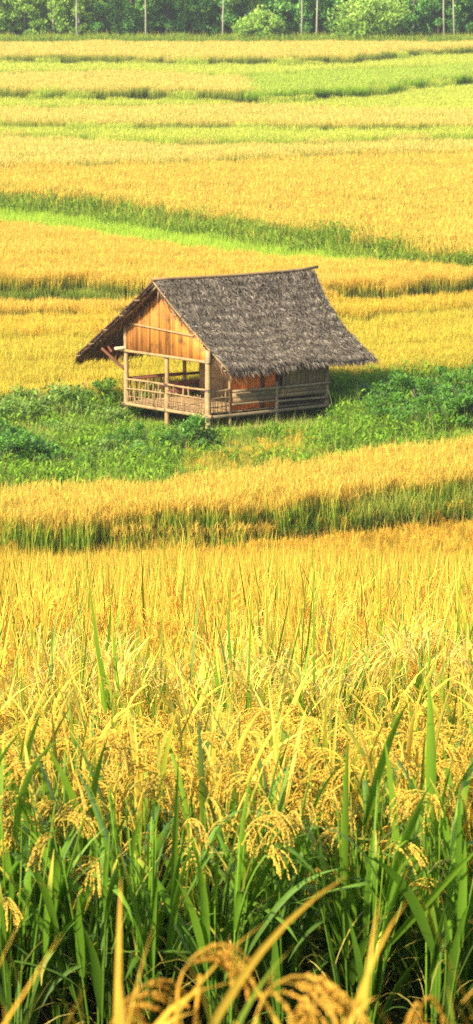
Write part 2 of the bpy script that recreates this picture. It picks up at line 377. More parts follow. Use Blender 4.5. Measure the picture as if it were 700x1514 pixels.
# ------------------------------------------------------------------ crop clumps (sources for the field masses)
def rice_hill(n_leaf, n_pan, rad, Lr, wl, hs, leaf_seg=3, grains=0, lean=.10, pan_ribs=4, pw=.006, panL=.2, upright=1.0):
    mb = MB()
    r = rad * np.sqrt(U(0, 1, n_leaf)); a = U(0, 2 * math.pi, n_leaf)
    base = np.stack([r * np.cos(a), r * np.sin(a), U(0, .35, n_leaf) * hs * (1 - .0)], 1)
    L = U(*Lr, n_leaf)
    top = U(.72, 1.15, n_leaf) * hs
    L = np.clip(top - base[:, 2], .25 * hs, None)
    az = a + RNG.normal(0, .9, n_leaf)
    blades(mb, base, az, L, U(.6, 1.2, n_leaf) * wl, np.abs(RNG.normal(0, lean, n_leaf)), np.abs(RNG.normal(.25, .3, n_leaf)) * upright, leaf_seg, 2.0, hs=hs)
    nt_ = max(2, n_leaf // 12); a2 = U(0, 6.28, nt_)
    blades(mb, np.stack([rad * .8 * np.cos(a2), rad * .8 * np.sin(a2), np.full(nt_, .5 * hs)], 1), a2, U(.6, .95, nt_) * hs, U(.5, 1., nt_) * wl, U(0, .3, nt_), U(0, .5, nt_), leaf_seg, 2.0, hs=hs * 1.25)
    if n_pan:
        r = rad * np.sqrt(U(0, 1, n_pan)) * 1.1; a = U(0, 2 * math.pi, n_pan)
        z = U(.72, .95, n_pan) * hs
        for k in range(pan_ribs):
            b = np.stack([r * np.cos(a) + RNG.normal(0, .012, n_pan), r * np.sin(a) + RNG.normal(0, .012, n_pan), z + RNG.normal(0, .02, n_pan)], 1)
            blades(mb, b, a + RNG.normal(0, .45, n_pan), U(.7, 1.2, n_pan) * panL, U(.7, 1.3, n_pan) * pw, np.abs(RNG.normal(.15, .12, n_pan)), U(1.0, 2.6, n_pan), 4, 1.2, pan=1.0, hs=hs, prof='spindle')
    return mb

def as_source(mb, name, mat):
    return bpy.data.objects.new(name, mb.mesh(name, mat))     # never linked: only feeds the field masses

SRC = {}
DUM = M['gold']
# mid hills for the sloping field (10 to 83 m): one planted hill each
SRC['hill'] = [as_source(rice_hill(34, 12, .075, (.5, .9), .0165, .93, 5, pan_ribs=5, pw=.0075, panL=.17, lean=.13, upright=1.0), 'rice_hill_source', DUM) for _ in range(6)]
# square metre tiles for 80 to 160 m
def tile(n_leaf, n_pan, rad, wl, pw, hs=.92, ribs=2, lean=.10, seg=3):
    mb = MB()
    x = U(-rad, rad, n_leaf); y = U(-rad, rad, n_leaf)
    base = np.stack([x, y, U(0, .3, n_leaf) * hs], 1)
    L = np.clip(U(.68, 1.12, n_leaf) * hs - base[:, 2], .3, None)
    blades(mb, base, U(0, 6.28, n_leaf), L, U(.6, 1.2, n_leaf) * wl, np.abs(RNG.normal(0, lean, n_leaf)), np.abs(RNG.normal(.2, .25, n_leaf)), seg, 2.0, hs=hs)
    k = n_leaf // 10
    blades(mb, np.stack([U(-rad, rad, k), U(-rad, rad, k), np.full(k, .55 * hs)], 1), U(0, 6.28, k), U(.5, .85, k) * hs, U(.5, 1., k) * wl * 1.1, U(0, .25, k), U(0, .4, k), seg, 2.0, hs=hs * 1.2)
    if n_pan:
        x = U(-rad, rad, n_pan); y = U(-rad, rad, n_pan); z = U(.82, 1.0, n_pan) * hs
        for k in range(ribs):
            blades(mb, np.stack([x, y, z], 1) + RNG.normal(0, .02, (n_pan, 3)), U(0, 6.28, n_pan), U(.14, .24, n_pan), U(.7, 1.3, n_pan) * pw, U(.05, .3, n_pan), U(.5, 2.0, n_pan), 3, 1.2, pan=1.0, hs=hs, prof='spindle')
    return mb
SRC['tile'] = [as_source(tile(440, 200, .52, .020, .010, lean=.10), 'rice_patch_source', DUM) for _ in range(5)]
SRC['far'] = [as_source(tile(620, 200, 1.0, .028, .024, ribs=1, seg=2, lean=.07), 'rice_far_patch_source', DUM) for _ in range(5)]
SRC['young'] = [as_source(tile(520, 0, .6, .02, .0, hs=.75), 'young_rice_source', DUM) for _ in range(3)]

def leafy(n_leaf, rad, h, size, n_clump=14, grass=40, gl=.4, gw=.014):
    """a weed clump: leafy sprigs and grass blades"""
    mb = MB()
    cx = U(-rad, rad, n_clump); cy = U(-rad, rad, n_clump); ch = U(.3, 1.0, n_clump) * h
    k = RNG.integers(0, n_clump, n_leaf)
    zz = U(.05, 1, n_leaf) ** .8
    p = np.stack([cx[k] + RNG.normal(0, .09 * rad / .5, n_leaf) , cy[k] + RNG.normal(0, .09 * rad / .5, n_leaf), ch[k] * zz], 1)
    blades(mb, p, U(0, 6.28, n_leaf), U(.6, 1.4, n_leaf) * size, U(.35, .6, n_leaf) * size, U(.3, 1.3, n_leaf), U(.2, .9, n_leaf), 2, 1., hs=h, twist=1.2)
    if grass:
        b = np.stack([U(-rad, rad, grass), U(-rad, rad, grass), np.zeros(grass)], 1)
        blades(mb, b, U(0, 6.28, grass), U(.5, 1.3, grass) * gl, U(.6, 1.2, grass) * gw, U(0, .35, grass), U(.2, 1.2, grass), 3, 1.6, hs=h)
        g2 = max(4, grass // 6)
        b = np.stack([U(-rad, rad, g2), U(-rad, rad, g2), np.zeros(g2)], 1)
        blades(mb, b, U(0, 6.28, g2), U(.8, 1.5, g2) * gl, U(.6, 1.2, g2) * gw * .7, U(0, .25, g2), U(.2, .8, g2), 3, 1.6, hs=h, pan=.7)
    return mb
SRC['weed'] = [as_source(leafy(560, .5, .75, .095, grass=90, gl=.7, gw=.016), 'weed_source', DUM) for _ in range(5)]
SRC['lowgrass'] = [as_source(leafy(200, .5, .42, .06, grass=230, gl=.55, gw=.013), 'grass_source', DUM) for _ in range(4)]
SRC['bankweed'] = [as_source(leafy(520, .7, .85, .11, n_clump=16, grass=120, gl=.8, gw=.03), 'bank_weed_source', DUM) for _ in range(5)]

def mass(name, pts, key, mat, label, cat, smin=.85, smax=1.15, scl=None, tilt=.05, kind='stuff'):
    """one object that scatters clumps over its own points"""
    n = len(pts); me = bpy.data.meshes.new(name); me.vertices.add(n)
    me.vertices.foreach_set('co', np.asarray(pts, np.float32).ravel())
    rot = np.stack([RNG.normal(0, tilt, n), RNG.normal(0, tilt, n), U(0, 6.283, n)], 1)
    a = me.attributes.new('rot', 'FLOAT_VECTOR', 'POINT'); a.data.foreach_set('vector', rot.astype(np.float32).ravel())
    s = U(smin, smax, n) if scl is None else scl
    a = me.attributes.new('scl', 'FLOAT', 'POINT'); a.data.foreach_set('value', np.asarray(s, np.float32))
    a = me.attributes.new('pick', 'INT', 'POINT'); a.data.foreach_set('value', RNG.integers(0, len(SRC[key]), n).astype(np.int32))
    o = link(name, me)
    ng = bpy.data.node_groups.new(name + '_scatter', 'GeometryNodeTree')
    ng.interface.new_socket('Geometry', in_out='INPUT', socket_type='NodeSocketGeometry')
    ng.interface.new_socket('Geometry', in_out='OUTPUT', socket_type='NodeSocketGeometry')
    nd, lk = ng.nodes, ng.links
    gi = nd.new('NodeGroupInput'); go = nd.new('NodeGroupOutput')
    jn = nd.new('GeometryNodeJoinGeometry')
    for so in SRC[key]:
        oi = nd.new('GeometryNodeObjectInfo'); oi.inputs['Object'].default_value = so; oi.inputs['As Instance'].default_value = False
        g2 = nd.new('GeometryNodeGeometryToInstance'); sm = nd.new('GeometryNodeSetMaterial'); sm.inputs['Material'].default_value = mat
        lk.new(oi.outputs['Geometry'], sm.inputs['Geometry']); lk.new(sm.outputs[0], g2.inputs[0]); lk.new(g2.outputs[0], jn.inputs[0])
    iop = nd.new('GeometryNodeInstanceOnPoints'); iop.inputs['Pick Instance'].default_value = True
    def attr(nm, t):
        q = nd.new('GeometryNodeInputNamedAttribute'); q.data_type = t; q.inputs['Name'].default_value = nm; return q.outputs['Attribute']
    e2r = nd.new('FunctionNodeEulerToRotation'); lk.new(attr('rot', 'FLOAT_VECTOR'), e2r.inputs[0])
    lk.new(gi.outputs[0], iop.inputs['Points']); lk.new(jn.outputs[0], iop.inputs['Instance'])
    lk.new(attr('pick', 'INT'), iop.inputs['Instance Index']); lk.new(e2r.outputs[0], iop.inputs['Rotation']); lk.new(attr('scl', 'FLOAT'), iop.inputs['Scale'])
    lk.new(iop.outputs[0], go.inputs[0])
    md = o.modifiers.new('scatter', 'NODES'); md.node_group = ng
    tag(o, label, cat, kind=kind)
    return o

def scatter(f0, f1, step, xlo=None, xhi=None, margin=.15, extra=4.0, y0=None, y1=None, jit=.45):
    """jittered points between two front curves, inside the widened view"""
    ylo = y0 if y0 is not None else None
    xs = np.linspace(-.09 * 450 - 5, .09 * 450 + 5, 400)
    a = f0(xs); b = f1(xs)
    ya, yb = max(3.0, a.min()), b.max()
    X, Y = np.meshgrid(np.arange(-45, 45, step), np.arange(ya, yb + step, step))
    X = X + U(-jit, jit, X.shape) * step; Y = Y + U(-jit, jit, Y.shape) * step
    X = X.ravel(); Y = Y.ravel()
    k = (Y > f0(X)) & (Y < f1(X)) & (np.abs(X) < .066 * Y * (1 + margin) + extra)
    if xlo is not None: k &= X > xlo(Y)
    if xhi is not None: k &= X < xhi(Y)
    X, Y = X[k], Y[k]
    return np.stack([X, Y, ground(X, Y)], 1)

const = lambda c: (lambda x: np.full_like(np.asarray(x, float), c))
def off(f, d): return lambda x: f(x) + d
c = lambda nm: CUR[IDX[nm]]

# ---- the sloping near field, from behind the single plants to its far edge
HERO_END = 15.6
pts = scatter(const(HERO_END), off(A_BACK, .55), .20, extra=3.2)
keep = ~((np.abs(pts[:, 1] - STEPA(pts[:, 0]) + .35) < .5 * np.clip((-.2 - pts[:, 0]) / 1.0, 0, 1)))
pts = pts[keep]
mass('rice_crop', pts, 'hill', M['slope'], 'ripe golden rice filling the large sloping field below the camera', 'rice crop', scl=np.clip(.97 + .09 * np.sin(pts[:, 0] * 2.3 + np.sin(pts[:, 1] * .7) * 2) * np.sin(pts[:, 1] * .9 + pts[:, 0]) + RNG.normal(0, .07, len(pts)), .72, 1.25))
gp = []
for px, py, n_, sx_, sy_ in [(25, 955, 26, .35, .5), (235, 885, 8, .3, .3), (640, 890, 18, .4, .6), (690, 965, 16, .25, .3), (430, 930, 6, .2, .3), (70, 900, 7, .2, .3), (560, 1010, 10, .3, .3), (330, 1000, 8, .3, .3), (120, 1010, 10, .3, .3)]:
    d = 3200. / max(60, (py + 50 - 857)) * .8; d = min(max(d, 14), 40); x0 = (px - CX) / F * d
    gp += [(x0 + RNG.normal(0, sx_), d + RNG.normal(0, sy_)) for _ in range(n_)]
gp = np.array(gp); gp = np.column_stack([gp, ground(gp[:, 0], gp[:, 1]) + .03])
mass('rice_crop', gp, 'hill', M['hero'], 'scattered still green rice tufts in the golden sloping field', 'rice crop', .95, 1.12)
op = scatter(const(9.45), const(HERO_END), .21, margin=0, extra=3.6)
op = op[np.abs(op[:, 0]) > .066 * op[:, 1] * 1.12 + .22]
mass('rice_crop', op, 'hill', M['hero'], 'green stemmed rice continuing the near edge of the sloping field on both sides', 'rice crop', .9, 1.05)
op = scatter(const(3.5), const(4.8), .16, margin=0, extra=2.6)
op = op[np.abs(op[:, 0]) > .47]
mass('rice_crop', op, 'hill', M['near_blur'], 'orange tipped rice on the bank nearest the camera on both sides', 'rice crop', .85, 1.0)
# ---- the strip before the hut
sk = scatter(off(A_BACK, .7), off(c('B'), .5), .35)
mass('grass', sk, 'lowgrass', M['weedslight'], 'green grass filling the ditch along the shaded front of the rice strip', 'grass', .9, 1.5)
pts = scatter(off(c('B'), .35), off(c('C'), -.4), .42)
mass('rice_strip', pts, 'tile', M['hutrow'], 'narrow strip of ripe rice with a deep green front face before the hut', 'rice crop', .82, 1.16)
# ---- weeds round the hut
HUT = (-.834, 105.2); HA = R(39)
def hut_local(x, y):
    dx, dy = x - HUT[0], y - HUT[1]
    return dx * math.cos(HA) + dy * math.sin(HA), -dx * math.sin(HA) + dy * math.cos(HA)
pts = scatter(off(c('C'), -.2), off(c('D1'), .8), .5)
lx, ly = hut_local(pts[:, 0], pts[:, 1])
inh = (lx > -.1) & (lx < 4.7) & (ly > -.1) & (ly < 4.1)
n = np.sin(pts[:, 0] * .9 + 1.3) + np.sin(pts[:, 1] * 1.1 + pts[:, 0] * .5) + RNG.normal(0, .4, len(pts))
right = pts[:, 0] > 2.6
inh = (lx > -1.6) & (lx < 5.2) & (ly > -1.8) & (ly < 4.3)
lo = ((n > .75) | inh) 
lp = pts[lo]; wp = pts[~lo]
lxx, lyy = hut_local(lp[:, 0], lp[:, 1]); near_h = 0; front_h = (lxx > -1.9) & (lxx < 5.6) & (lyy > -2.0) & (lyy < 4.3)
def allowed(p, hh_):
    a, b = hut_local(p[:, 0], p[:, 1]); d = np.maximum(-a, -b); u_ = p[:, 0] / p[:, 1] * F + CX
    infront = (u_ > 172) & (u_ < 500) & (d > 0)
    return np.where(infront, (.24 + .15 * np.clip(d, 0, 20)) / hh_, 9.)
mass('grass', lp, 'lowgrass', M['weedslight'], 'light green grass tangled round the stilts of the hut', 'grass', scl=np.minimum(np.where(front_h, U(.25, .5, len(lp)), U(.7, 1.5, len(lp))), allowed(lp, .55)))
mass('weeds', wp, 'weed', M['weeds'], 'darker leafy weeds among the grass by the hut', 'weeds', scl=np.minimum(U(.5, 1.5, len(wp)), allowed(wp, .70)))
xa, ya = hit(270, 700, .6); xb, yb = hit(470, 668, .6)
gx = U(xa, xb, 330); gy = ya + (yb - ya) * (gx - xa) / (xb - xa) + RNG.normal(.6, 1.2, 330); k_ = gy > c('C')(gx) - .3
mass('tall_grass', np.column_stack([gx, gy, ground(gx, gy)])[k_], 'hill', M['back'], 'tall yellow green grass between the rice strip and the hut front', 'grass', .5, .95)
# ---- field behind the hut
def band(nm, nxt, key, mat, label, step, name='rice_crop', f_lo=0.15, f_hi=-.35, **kw):
    p = scatter(off(c(nm), f_lo), off(nxt, f_hi), step, **{k: kw[k] for k in kw if k in ('xlo', 'xhi')})
    x, y = p[:, 0], p[:, 1]; d = y - c(nm)(x)              # distance in from the field's front edge
    k = .045 * np.sin(d * 1.9 + np.sin(x * .23 + IDX[nm]) * 1.6) + .05 * np.sin(x * .31 + d * .23 + IDX[nm] * 2.1) * np.sin(d * .41)
    per = 7.5 if key == 'tile' else 13.0                   # shallow furrows that come and go
    fur = (np.abs((d + 1.2 * np.sin(x * .11 + IDX[nm])) % per - per * .6) < (.45 if key == 'tile' else .8)) & (np.sin(x * .13 + IDX[nm] * 1.7 + d * .2) > -.25)
    mass(name, p, key, M[mat], label, 'rice crop', scl=U(kw.get('smin', .88), kw.get('smax', 1.06), len(p)) * (1 + k) * np.where(fur & (d > 2), .80, 1))
band('D1', c('D2'), 'tile', 'back1', 'yellow rice streaked with green standing right behind the hut', .62)
band('D2', c('D3'), 'tile', 'back', 'thin step of yellow rice level with the hut roof', .62)
egap = lambda x: c('E')(x) - 5.0 * np.clip((-2.6 - x) / 1.5, 0, 1)
band('D3', egap, 'tile', 'gold', 'golden rice step reaching up to the dark edge left of the roof ridge', .62)
p = scatter(off(egap, .1), off(c('E'), .1), .6, xhi=lambda y: np.full_like(y, -2.8))
mass('grass', p, 'lowgrass', M['weedslight'], 'strip of low grass along the shaded field edge left of the roof', 'grass', .6, 1.0)
band('E', c('Fg'), 'tile', 'gold', 'orange gold rice field with a shaded front edge above the hut', .66)
band('Fg', c('G'), 'young', 'green', 'bright green young rice strip below the weedy bank', .7, name='young_rice', f_lo=0, f_hi=0)
p = scatter(off(c('G'), -.2), off(c('H'), .2), .7)
mass('bank_weeds', p, 'bankweed', M['bank'], 'thick green weeds covering the long bank across the fields', 'weeds', .8, 1.55)
band('H', c('I'), 'far', 'gold', 'broad golden rice field above the weedy bank', 1.15)
band('I', c('J'), 'far', 'pale', 'pale gold rice wedge beyond the broad golden field', 1.3)
band('J', c('K'), 'far', 'lime', 'thin yellow green rice strip under the long far gold band', 1.3)
band('K', c('L'), 'far', 'pale', 'long pale gold band of rice across the far fields', 1.3)
band('L', c('Mt'), 'far', 'lime', 'yellow green rice below the curved end of a gold terrace', 1.4)
tipx = hit(366, 128, 4.85)[0]
band('Mt', c('Nn'), 'far', 'pale', 'far gold terrace that ends in a rounded tip', 1.4, xhi=lambda y: np.full_like(y, tipx) - (y - 285) * .0)
band('Mt', c('Nn'), 'far', 'green', 'bright green far terrace on the right of the rounded gold one', 1.4, xlo=lambda y: np.full_like(y, tipx) + .5)
band('Nn', c('O'), 'far', 'lime', 'pale yellow green rice just before the last terrace', 1.4)
band('O', const(TREE_Y - 2), 'far', 'pale', 'last pale gold rice terrace at the foot of the forest', 1.5)
p = scatter(const(TREE_Y - 1.5), const(TREE_Y + 9), 1.1)
mass('forest_weeds', p, 'bankweed', M['bank'], 'green weeds along the foot of the forest', 'weeds', 1.0, 2.0)

# ------------------------------------------------------------------ single rice plants nearest the camera
def folded(mb, base, az, L, w, lean, bend, seg, pw, hs, fold=.35, twist=.5, dry=.2):
    """leaf blades with a keel and, on some, a dry tip"""
    n = len(base); t = np.linspace(0, 1, seg + 1); P = np.zeros((n, seg + 1, 3)); P[:, 0] = base; T = np.zeros((n, seg + 1, 3))
    kink = U(.35, .8, n); ks = np.where(U(0, 1, n) < .16, U(.7, 1.6, n), 0)
    for i in range(seg + 1):
        tm = min(1, t[i] + .5 / seg)
        th = lean + bend * tm ** pw + ks * (tm > kink)
        d = np.stack([np.sin(th) * np.cos(az), np.sin(th) * np.sin(az), np.cos(th)], 1); T[:, i] = d
        if i < seg: P[:, i + 1] = P[:, i] + d * (L / seg)[:, None]
    tw = RNG.normal(0, twist, n); tw2 = RNG.normal(0, .5, n)
    W = np.array([.5 + .5 * min(1, x / .3) if x < .3 else (1 - ((x - .3) / .7) ** 1.9) for x in t]); W = np.maximum(W, .03)
    V = np.zeros((n, seg + 1, 3, 3))
    for i in range(seg + 1):
        a2 = az + math.pi / 2 + tw + tw2 * t[i]
        sd = np.stack([np.cos(a2), np.sin(a2), np.zeros(n)], 1); sd -= T[:, i] * np.sum(sd * T[:, i], 1, keepdims=True); sd /= np.linalg.norm(sd, axis=1, keepdims=True) + 1e-9
        nn = np.cross(sd, T[:, i]); hw = (w * W[i] / 2)[:, None]
        V[:, i, 0] = P[:, i] - sd * hw + nn * hw * fold; V[:, i, 1] = P[:, i]; V[:, i, 2] = P[:, i] + sd * hw + nn * hw * fold
    k = (seg + 1) * 3
    q = np.array([[3 * i + j, 3 * i + j + 1, 3 * i + j + 4, 3 * i + j + 3] for i in range(seg) for j in (0, 1)])
    f = (np.arange(n)[:, None, None] * k + q[None]).reshape(-1, 4)
    V = V.reshape(-1, 3); a = np.zeros((len(V), 3)); a[:, 0] = V[:, 2] / hs; a[:, 1] = np.repeat(U(0, 1, n), k)
    dr = np.where(U(0, 1, n) < dry, 1., 0.)[:, None] * np.clip((t[None, :] - U(.5, .85, n)[:, None]) * 5, 0, .9)
    a[:, 2] = np.repeat(dr.reshape(-1), 3)
    mb.add(V, {4: f}, a)

def grains(mb, path, n, spread, size, rrv, hs):
    """small pointed grains along a curved branch"""
    t = np.sort(U(.12, 1, n)); k = len(path) - 1
    i = np.minimum((t * k).astype(int), k - 1); fr = t * k - i
    p = path[i] * (1 - fr)[:, None] + path[i + 1] * fr[:, None]
    d = path[i + 1] - path[i]; d = d / (np.linalg.norm(d, axis=1, keepdims=True) + 1e-9)
    rnd = RNG.normal(0, 1, (n, 3)); sd = np.cross(d, rnd); sd /= np.linalg.norm(sd, axis=1, keepdims=True) + 1e-9
    ax = d * .93 + sd * .28; ax /= np.linalg.norm(ax, axis=1, keepdims=True)
    c0 = p + sd * spread
    s2 = np.cross(ax, rnd); s2 /= np.linalg.norm(s2, axis=1, keepdims=True) + 1e-9; s3 = np.cross(ax, s2)
    L = size * U(.8, 1.2, (n, 1)); w = L * .20
    V = np.stack([c0 - ax * L * .5, c0 + s2 * w, c0 + s3 * w, c0 - s2 * w, c0 - s3 * w, c0 + ax * L * .5], 1).reshape(-1, 3)
    q = np.array([[0, 2, 1], [0, 3, 2], [0, 4, 3], [0, 1, 4], [5, 1, 2], [5, 2, 3], [5, 3, 4], [5, 4, 1]])
    f = (np.arange(n)[:, None, None] * 6 + q[None]).reshape(-1, 3)
    a = np.zeros((len(V), 3)); a[:, 0] = V[:, 2] / hs; a[:, 1] = np.repeat(U(0, 1, n) * .25 + rrv * .75, 6); a[:, 2] = 1
    mb.add(V, {3: f}, a)

def panicle(base, az, L, droop, hs, ng=44, nb=7):
    """an arching head: long grain strings that leave a short axis and hang almost side by side"""
    mb = MB(); rrv = random.random(); n = 9
    def string(o, th0, a, Lb, end, wav):
        Q = [np.array(o, float)]
        for i in range(n):
            u = (i + .5) / n
            th = th0 + (end - th0) * (u ** .75)
            aa = a + wav * u
            Q.append(Q[-1] + Lb / n * np.array([math.sin(th) * math.cos(aa), math.sin(th) * math.sin(aa), math.cos(th)]))
        return np.array(Q)
    main = string(base, .10, az, L * 1.05, droop, 0)
    mb.tube(main, np.linspace(.0018, .0006, len(main)), 4, rrv); mb.A[-1][:, 2] = .7; mb.A[-1][:, 0] = .9
    grains(mb, main[3:], 44, .0018, .0080, rrv, hs)
    for b in range(nb):
        k = 1 + b * 4 // nb; d = main[k + 1] - main[k]; th0 = math.atan2(math.hypot(d[0], d[1]), d[2])
        Q = string(main[k], th0 + random.uniform(-.05, .15), az + random.gauss(0, .24), L * random.uniform(.55, .85) * (1 - .05 * k), min(3.05, droop + random.uniform(-.1, .45)), random.gauss(0, .25))
        mb.tube(Q, np.full(len(Q), .0007), 3, rrv, caps=False); mb.A[-1][:, 2] = .7; mb.A[-1][:, 0] = .9
        grains(mb, Q[1:], ng, .0016, .0080, rrv, hs)
    return mb

def rice_plant(leafiness, n_pan, height=.93, mat='hero', wide=.016, spread=.3, tz_=(.68, .86), lL=(.28, .52), lb=.35):
    root = empty('rice_plant')
    n_t = max(7, n_pan + 3)
    hs = height
    ta = U(0, 2 * math.pi, n_t); tl = np.abs(RNG.normal(0, .13, n_t)); th_ = U(*tz_, n_t) * hs
    st = MB(); tops = []
    for i in range(n_t):
        b = np.array([.03 * math.cos(ta[i]), .03 * math.sin(ta[i]), 0])
        tz = np.linspace(0, 1, 6)
        pt = b + np.stack([np.sin(tl[i]) * th_[i] * tz ** 1.3 * math.cos(ta[i]), np.sin(tl[i]) * th_[i] * tz ** 1.3 * math.sin(ta[i]), th_[i] * tz], 1)
        st.tube(pt, np.linspace(.0038, .002, 6), 5)
        st.A[-1][:, 0] = .25 + .45 * st.A[-1][:, 0]
        tops.append((pt, ta[i]))
    st.build('stem', M[mat], root, smooth=True)
    lv = MB(); n = int(leafiness)
    k = RNG.integers(0, n_t, n); fz = U(.12, .92, n)
    base = np.array([tops[j][0][int(f * 5)] for j, f in zip(k, fz)])
    az = ta[k] + RNG.normal(0, 1.0, n)
    L = U(*lL, n)
    folded(lv, base, az, L, U(.5, 1.25, n) * wide, np.abs(RNG.normal(.22, .18, n)), np.abs(RNG.normal(lb, .6, n)) + .05, 8, 1.9, hs * 1.15)
    nd_ = max(5, n // 2)                                   # a few dry, thin, bent leaves low in the plant
    k = RNG.integers(0, n_t, nd_)
    base = np.array([tops[j][0][int(f * 5)] for j, f in zip(k, U(.1, .75, nd_))])
    blades(lv, base, U(0, 6.28, nd_), U(.15, .38, nd_), U(.002, .006, nd_), U(.2, 1.0, nd_), U(.5, 2.4, nd_), 6, 1.3, hs=hs, pan=.6)
    lv.build('leaves', M[mat], root, smooth=True)
    order = RNG.permutation(n_t)[:n_pan]
    for j in order:
        pt, a = tops[j]
        b = pt[-1].copy(); L = random.uniform(.15, .23)
        p = panicle(b, a + random.gauss(0, .5), L, random.uniform(2.2, 2.95), hs)
        p.build('panicle', M[mat], root)
    return root

protos = [rice_plant(random.randint(22, 30), random.randint(2, 5), wide=.027, tz_=(.42, .82), lL=(.24, .47), lb=.50) for _ in range(12)]      # leafy edge plants
protos2 = [rice_plant(random.randint(32, 38), random.randint(4, 6), wide=.0165, tz_=(.62, .86), lL=(.24, .46), lb=.15) for _ in range(6)]   # gold-headed ones in the rows behind
protos3 = [rice_plant(44, 3, height=.92, mat='near_blur', wide=.0125, tz_=(.6, .84), lL=(.22, .40), lb=.6) for _ in range(4)]   # nearest, at the frame's foot
used = set()
M['hero2'] = plant_mat('rice_leaf_turning', [(.0, DGRN), (.42, (.12, .24, .02)), (.66, (.46, .42, .035)), (.88, (.86, .60, .08))], (.93, .65, .10), kvar=.6, noise=.2, nscale=.9, trans=.4, bright=.5, gloss=.08)
for pr in protos2:
    for ch in pr.children:
        ch.data.materials[0] = M['hero2']
def put(pr, x, y, z, rz, s, label, group):
    o = pr if pr.name not in used else copy_tree(pr)
    used.add(pr.name)
    o.location = (x, y, z); o.rotation_euler = (RNG.normal(0, .04), RNG.normal(0, .04), rz); o.scale = (s, s, s * U(.96, 1.05))
    return tag(o, label, 'rice plant', group)

rows = []
y = 9.5; ri = 0
while y < HERO_END:
    hw = .066 * y * 1.12 + .12
    for x in np.arange(-hw, hw, .20):
        rows.append((x + U(-.05, .05), y + U(-.05, .05), ri))
    y += .20 if ri < 6 else .26; ri += 1
print('hero plants', len(rows), 'rows', ri)
for (x, y, ri) in rows:
    z = float(ground(x, y))
    if ri < 3:
        put(random.choice(protos), x, y, z, U(0, 6.28), U(.95, 1.08), 'green leafy rice plant with drooping gold panicles along the near edge of the sloping field', 'rice plants along the near edge')
    elif ri < 7:
        put(random.choice(protos[:4] + protos2), x, y, z, U(0, 6.28), U(.95, 1.06), 'rice plant half green half gold just behind the leafy near edge', 'rice plants behind the near edge')
    else:
        put(random.choice(protos2), x, y, z, U(0, 6.28), U(.94, 1.06), 'gold headed rice plant in the packed rows behind the near edge', 'gold rice plants in packed rows')
for i, (x, y, s) in enumerate([(-.25 + .067 * k + U(-.02, .02), 3.75 + U(-.15, .2), (1.04, 1.0, 1.05, .99, .93, .96, .90, .95)[k]) for k in range(8)] + [(-.32 + .085 * k + U(-.02, .02), 4.3 + U(-.1, .25), (1.08, 1.03, 1.06, 1.0, .98, 1.0, .93, .9, .95)[k]) for k in range(9)]):
    put(protos3[i % 4], x, y, float(ground(x, y)), U(0, 6.28), s * 1.03, 'blurred orange tipped rice plant rising from the bottom edge of the picture', 'rice plants at the very front')
for pr in protos + protos2 + protos3:
    if pr.name not in used:
        for ch in list(pr.children): bpy.data.objects.remove(ch)
        bpy.data.objects.remove(pr)

# ------------------------------------------------------------------ the hut
hut = empty('thatched_hut', (HUT[0], HUT[1], 0), HA)
tag(hut, 'open sided wooden field hut on stilts with a grey thatched roof', 'hut')
LX, LY = 4.6, 4.02; FZ = .64; TB = 2.25
def part_pole(name, a, b, r, mat='bamboo', parent=hut, **kw):
    mb = MB(); pole(mb, a, b, r, **kw); return mb.build(name, M[mat], parent, smooth=True)
# posts
for (x, y, r, mt) in [(0, 0, .085, 'bamboo'), (0, LY / 2, .07, 'bamboo'), (0, LY, .075, 'bamboo'), (LX * .56, -.04, .06, 'bamboo_grey'), (LX, 0, .07, 'bamboo_grey'), (.86, .03, .04, 'bamboo'), (LX, LY, .07, 'bamboo_grey'), (LX * .5, LY, .06, 'bamboo_grey')]:
    top = TB + (.35 if y == 0 else (.75 if y == LY else 0)) if x not in (0,) or y != LY / 2 else TB
    if abs(x - LX * .56) < .01: top = 1.5
    if x == .86: top = 2.3
    part_pole('post', (x, y, -.25), (x + U(-.02, .02), y + U(-.02, .02), top), r, mt, wob=.02, seg=5)
# beams
part_pole('floor_beam', (-.03, -.18, FZ), (-.03, LY + .15, FZ + .01), .055)
part_pole('floor_beam', (-.15, -.09, FZ - .03), (LX + .15, -.09, FZ), .055, 'bamboo_grey')
part_pole('floor_beam', (-.1, LY + .06, FZ), (LX + .1, LY + .06, FZ), .05, 'bamboo_grey')
part_pole('floor_beam', (LX + .03, -.15, FZ), (LX + .03, LY + .15, FZ), .05, 'bamboo_grey')
part_pole('tie_beam', (-.06, -.12, TB), (-.06, LY + .12, TB + .02), .045)
part_pole('tie_beam', (-.1, .02, TB + .05), (LX + .1, .02, TB + .05), .045, 'bamboo_grey')
part_pole('tie_beam', (-.4, LY, TB + .1), (LX + .1, LY, TB + .1), .05, 'redwood')
part_pole('ground_rail', (.25, -.14, .22), (LX + .2, -.14, .20), .05, 'bamboo_grey', wob=.04)
part_pole('brace', (-.02, LY + .02, TB - .55), (-.35, LY + .75, TB + .05), .05, 'redwood')
part_pole('brace', (-.5, LY + .05, TB + .02), (-.1, LY + .75, TB + .1), .04, 'redwood')
for (x, y, z, rr_) in [(0, 0, TB, .1), (0, LY / 2, TB, .085), (0, LY, TB, .09), (0, 0, FZ, .1), (0, LY / 2, FZ, .085), (0, LY, FZ, .09), (LX, 0, FZ, .085), (LX * .56, -.04, FZ, .075), (LX * .56, -.04, 1.33, .075), (0, 0, 1.41, .1), (0, LY / 2, 1.41, .085)]:
    mb = MB()
    for k in range(4): mb.tube([(x, y, z - .045 + k * .022), (x, y, z - .03 + k * .022)], rr_ + .006, 10)
    mb.build('lashing', M['bark_dark'], hut, smooth=True)
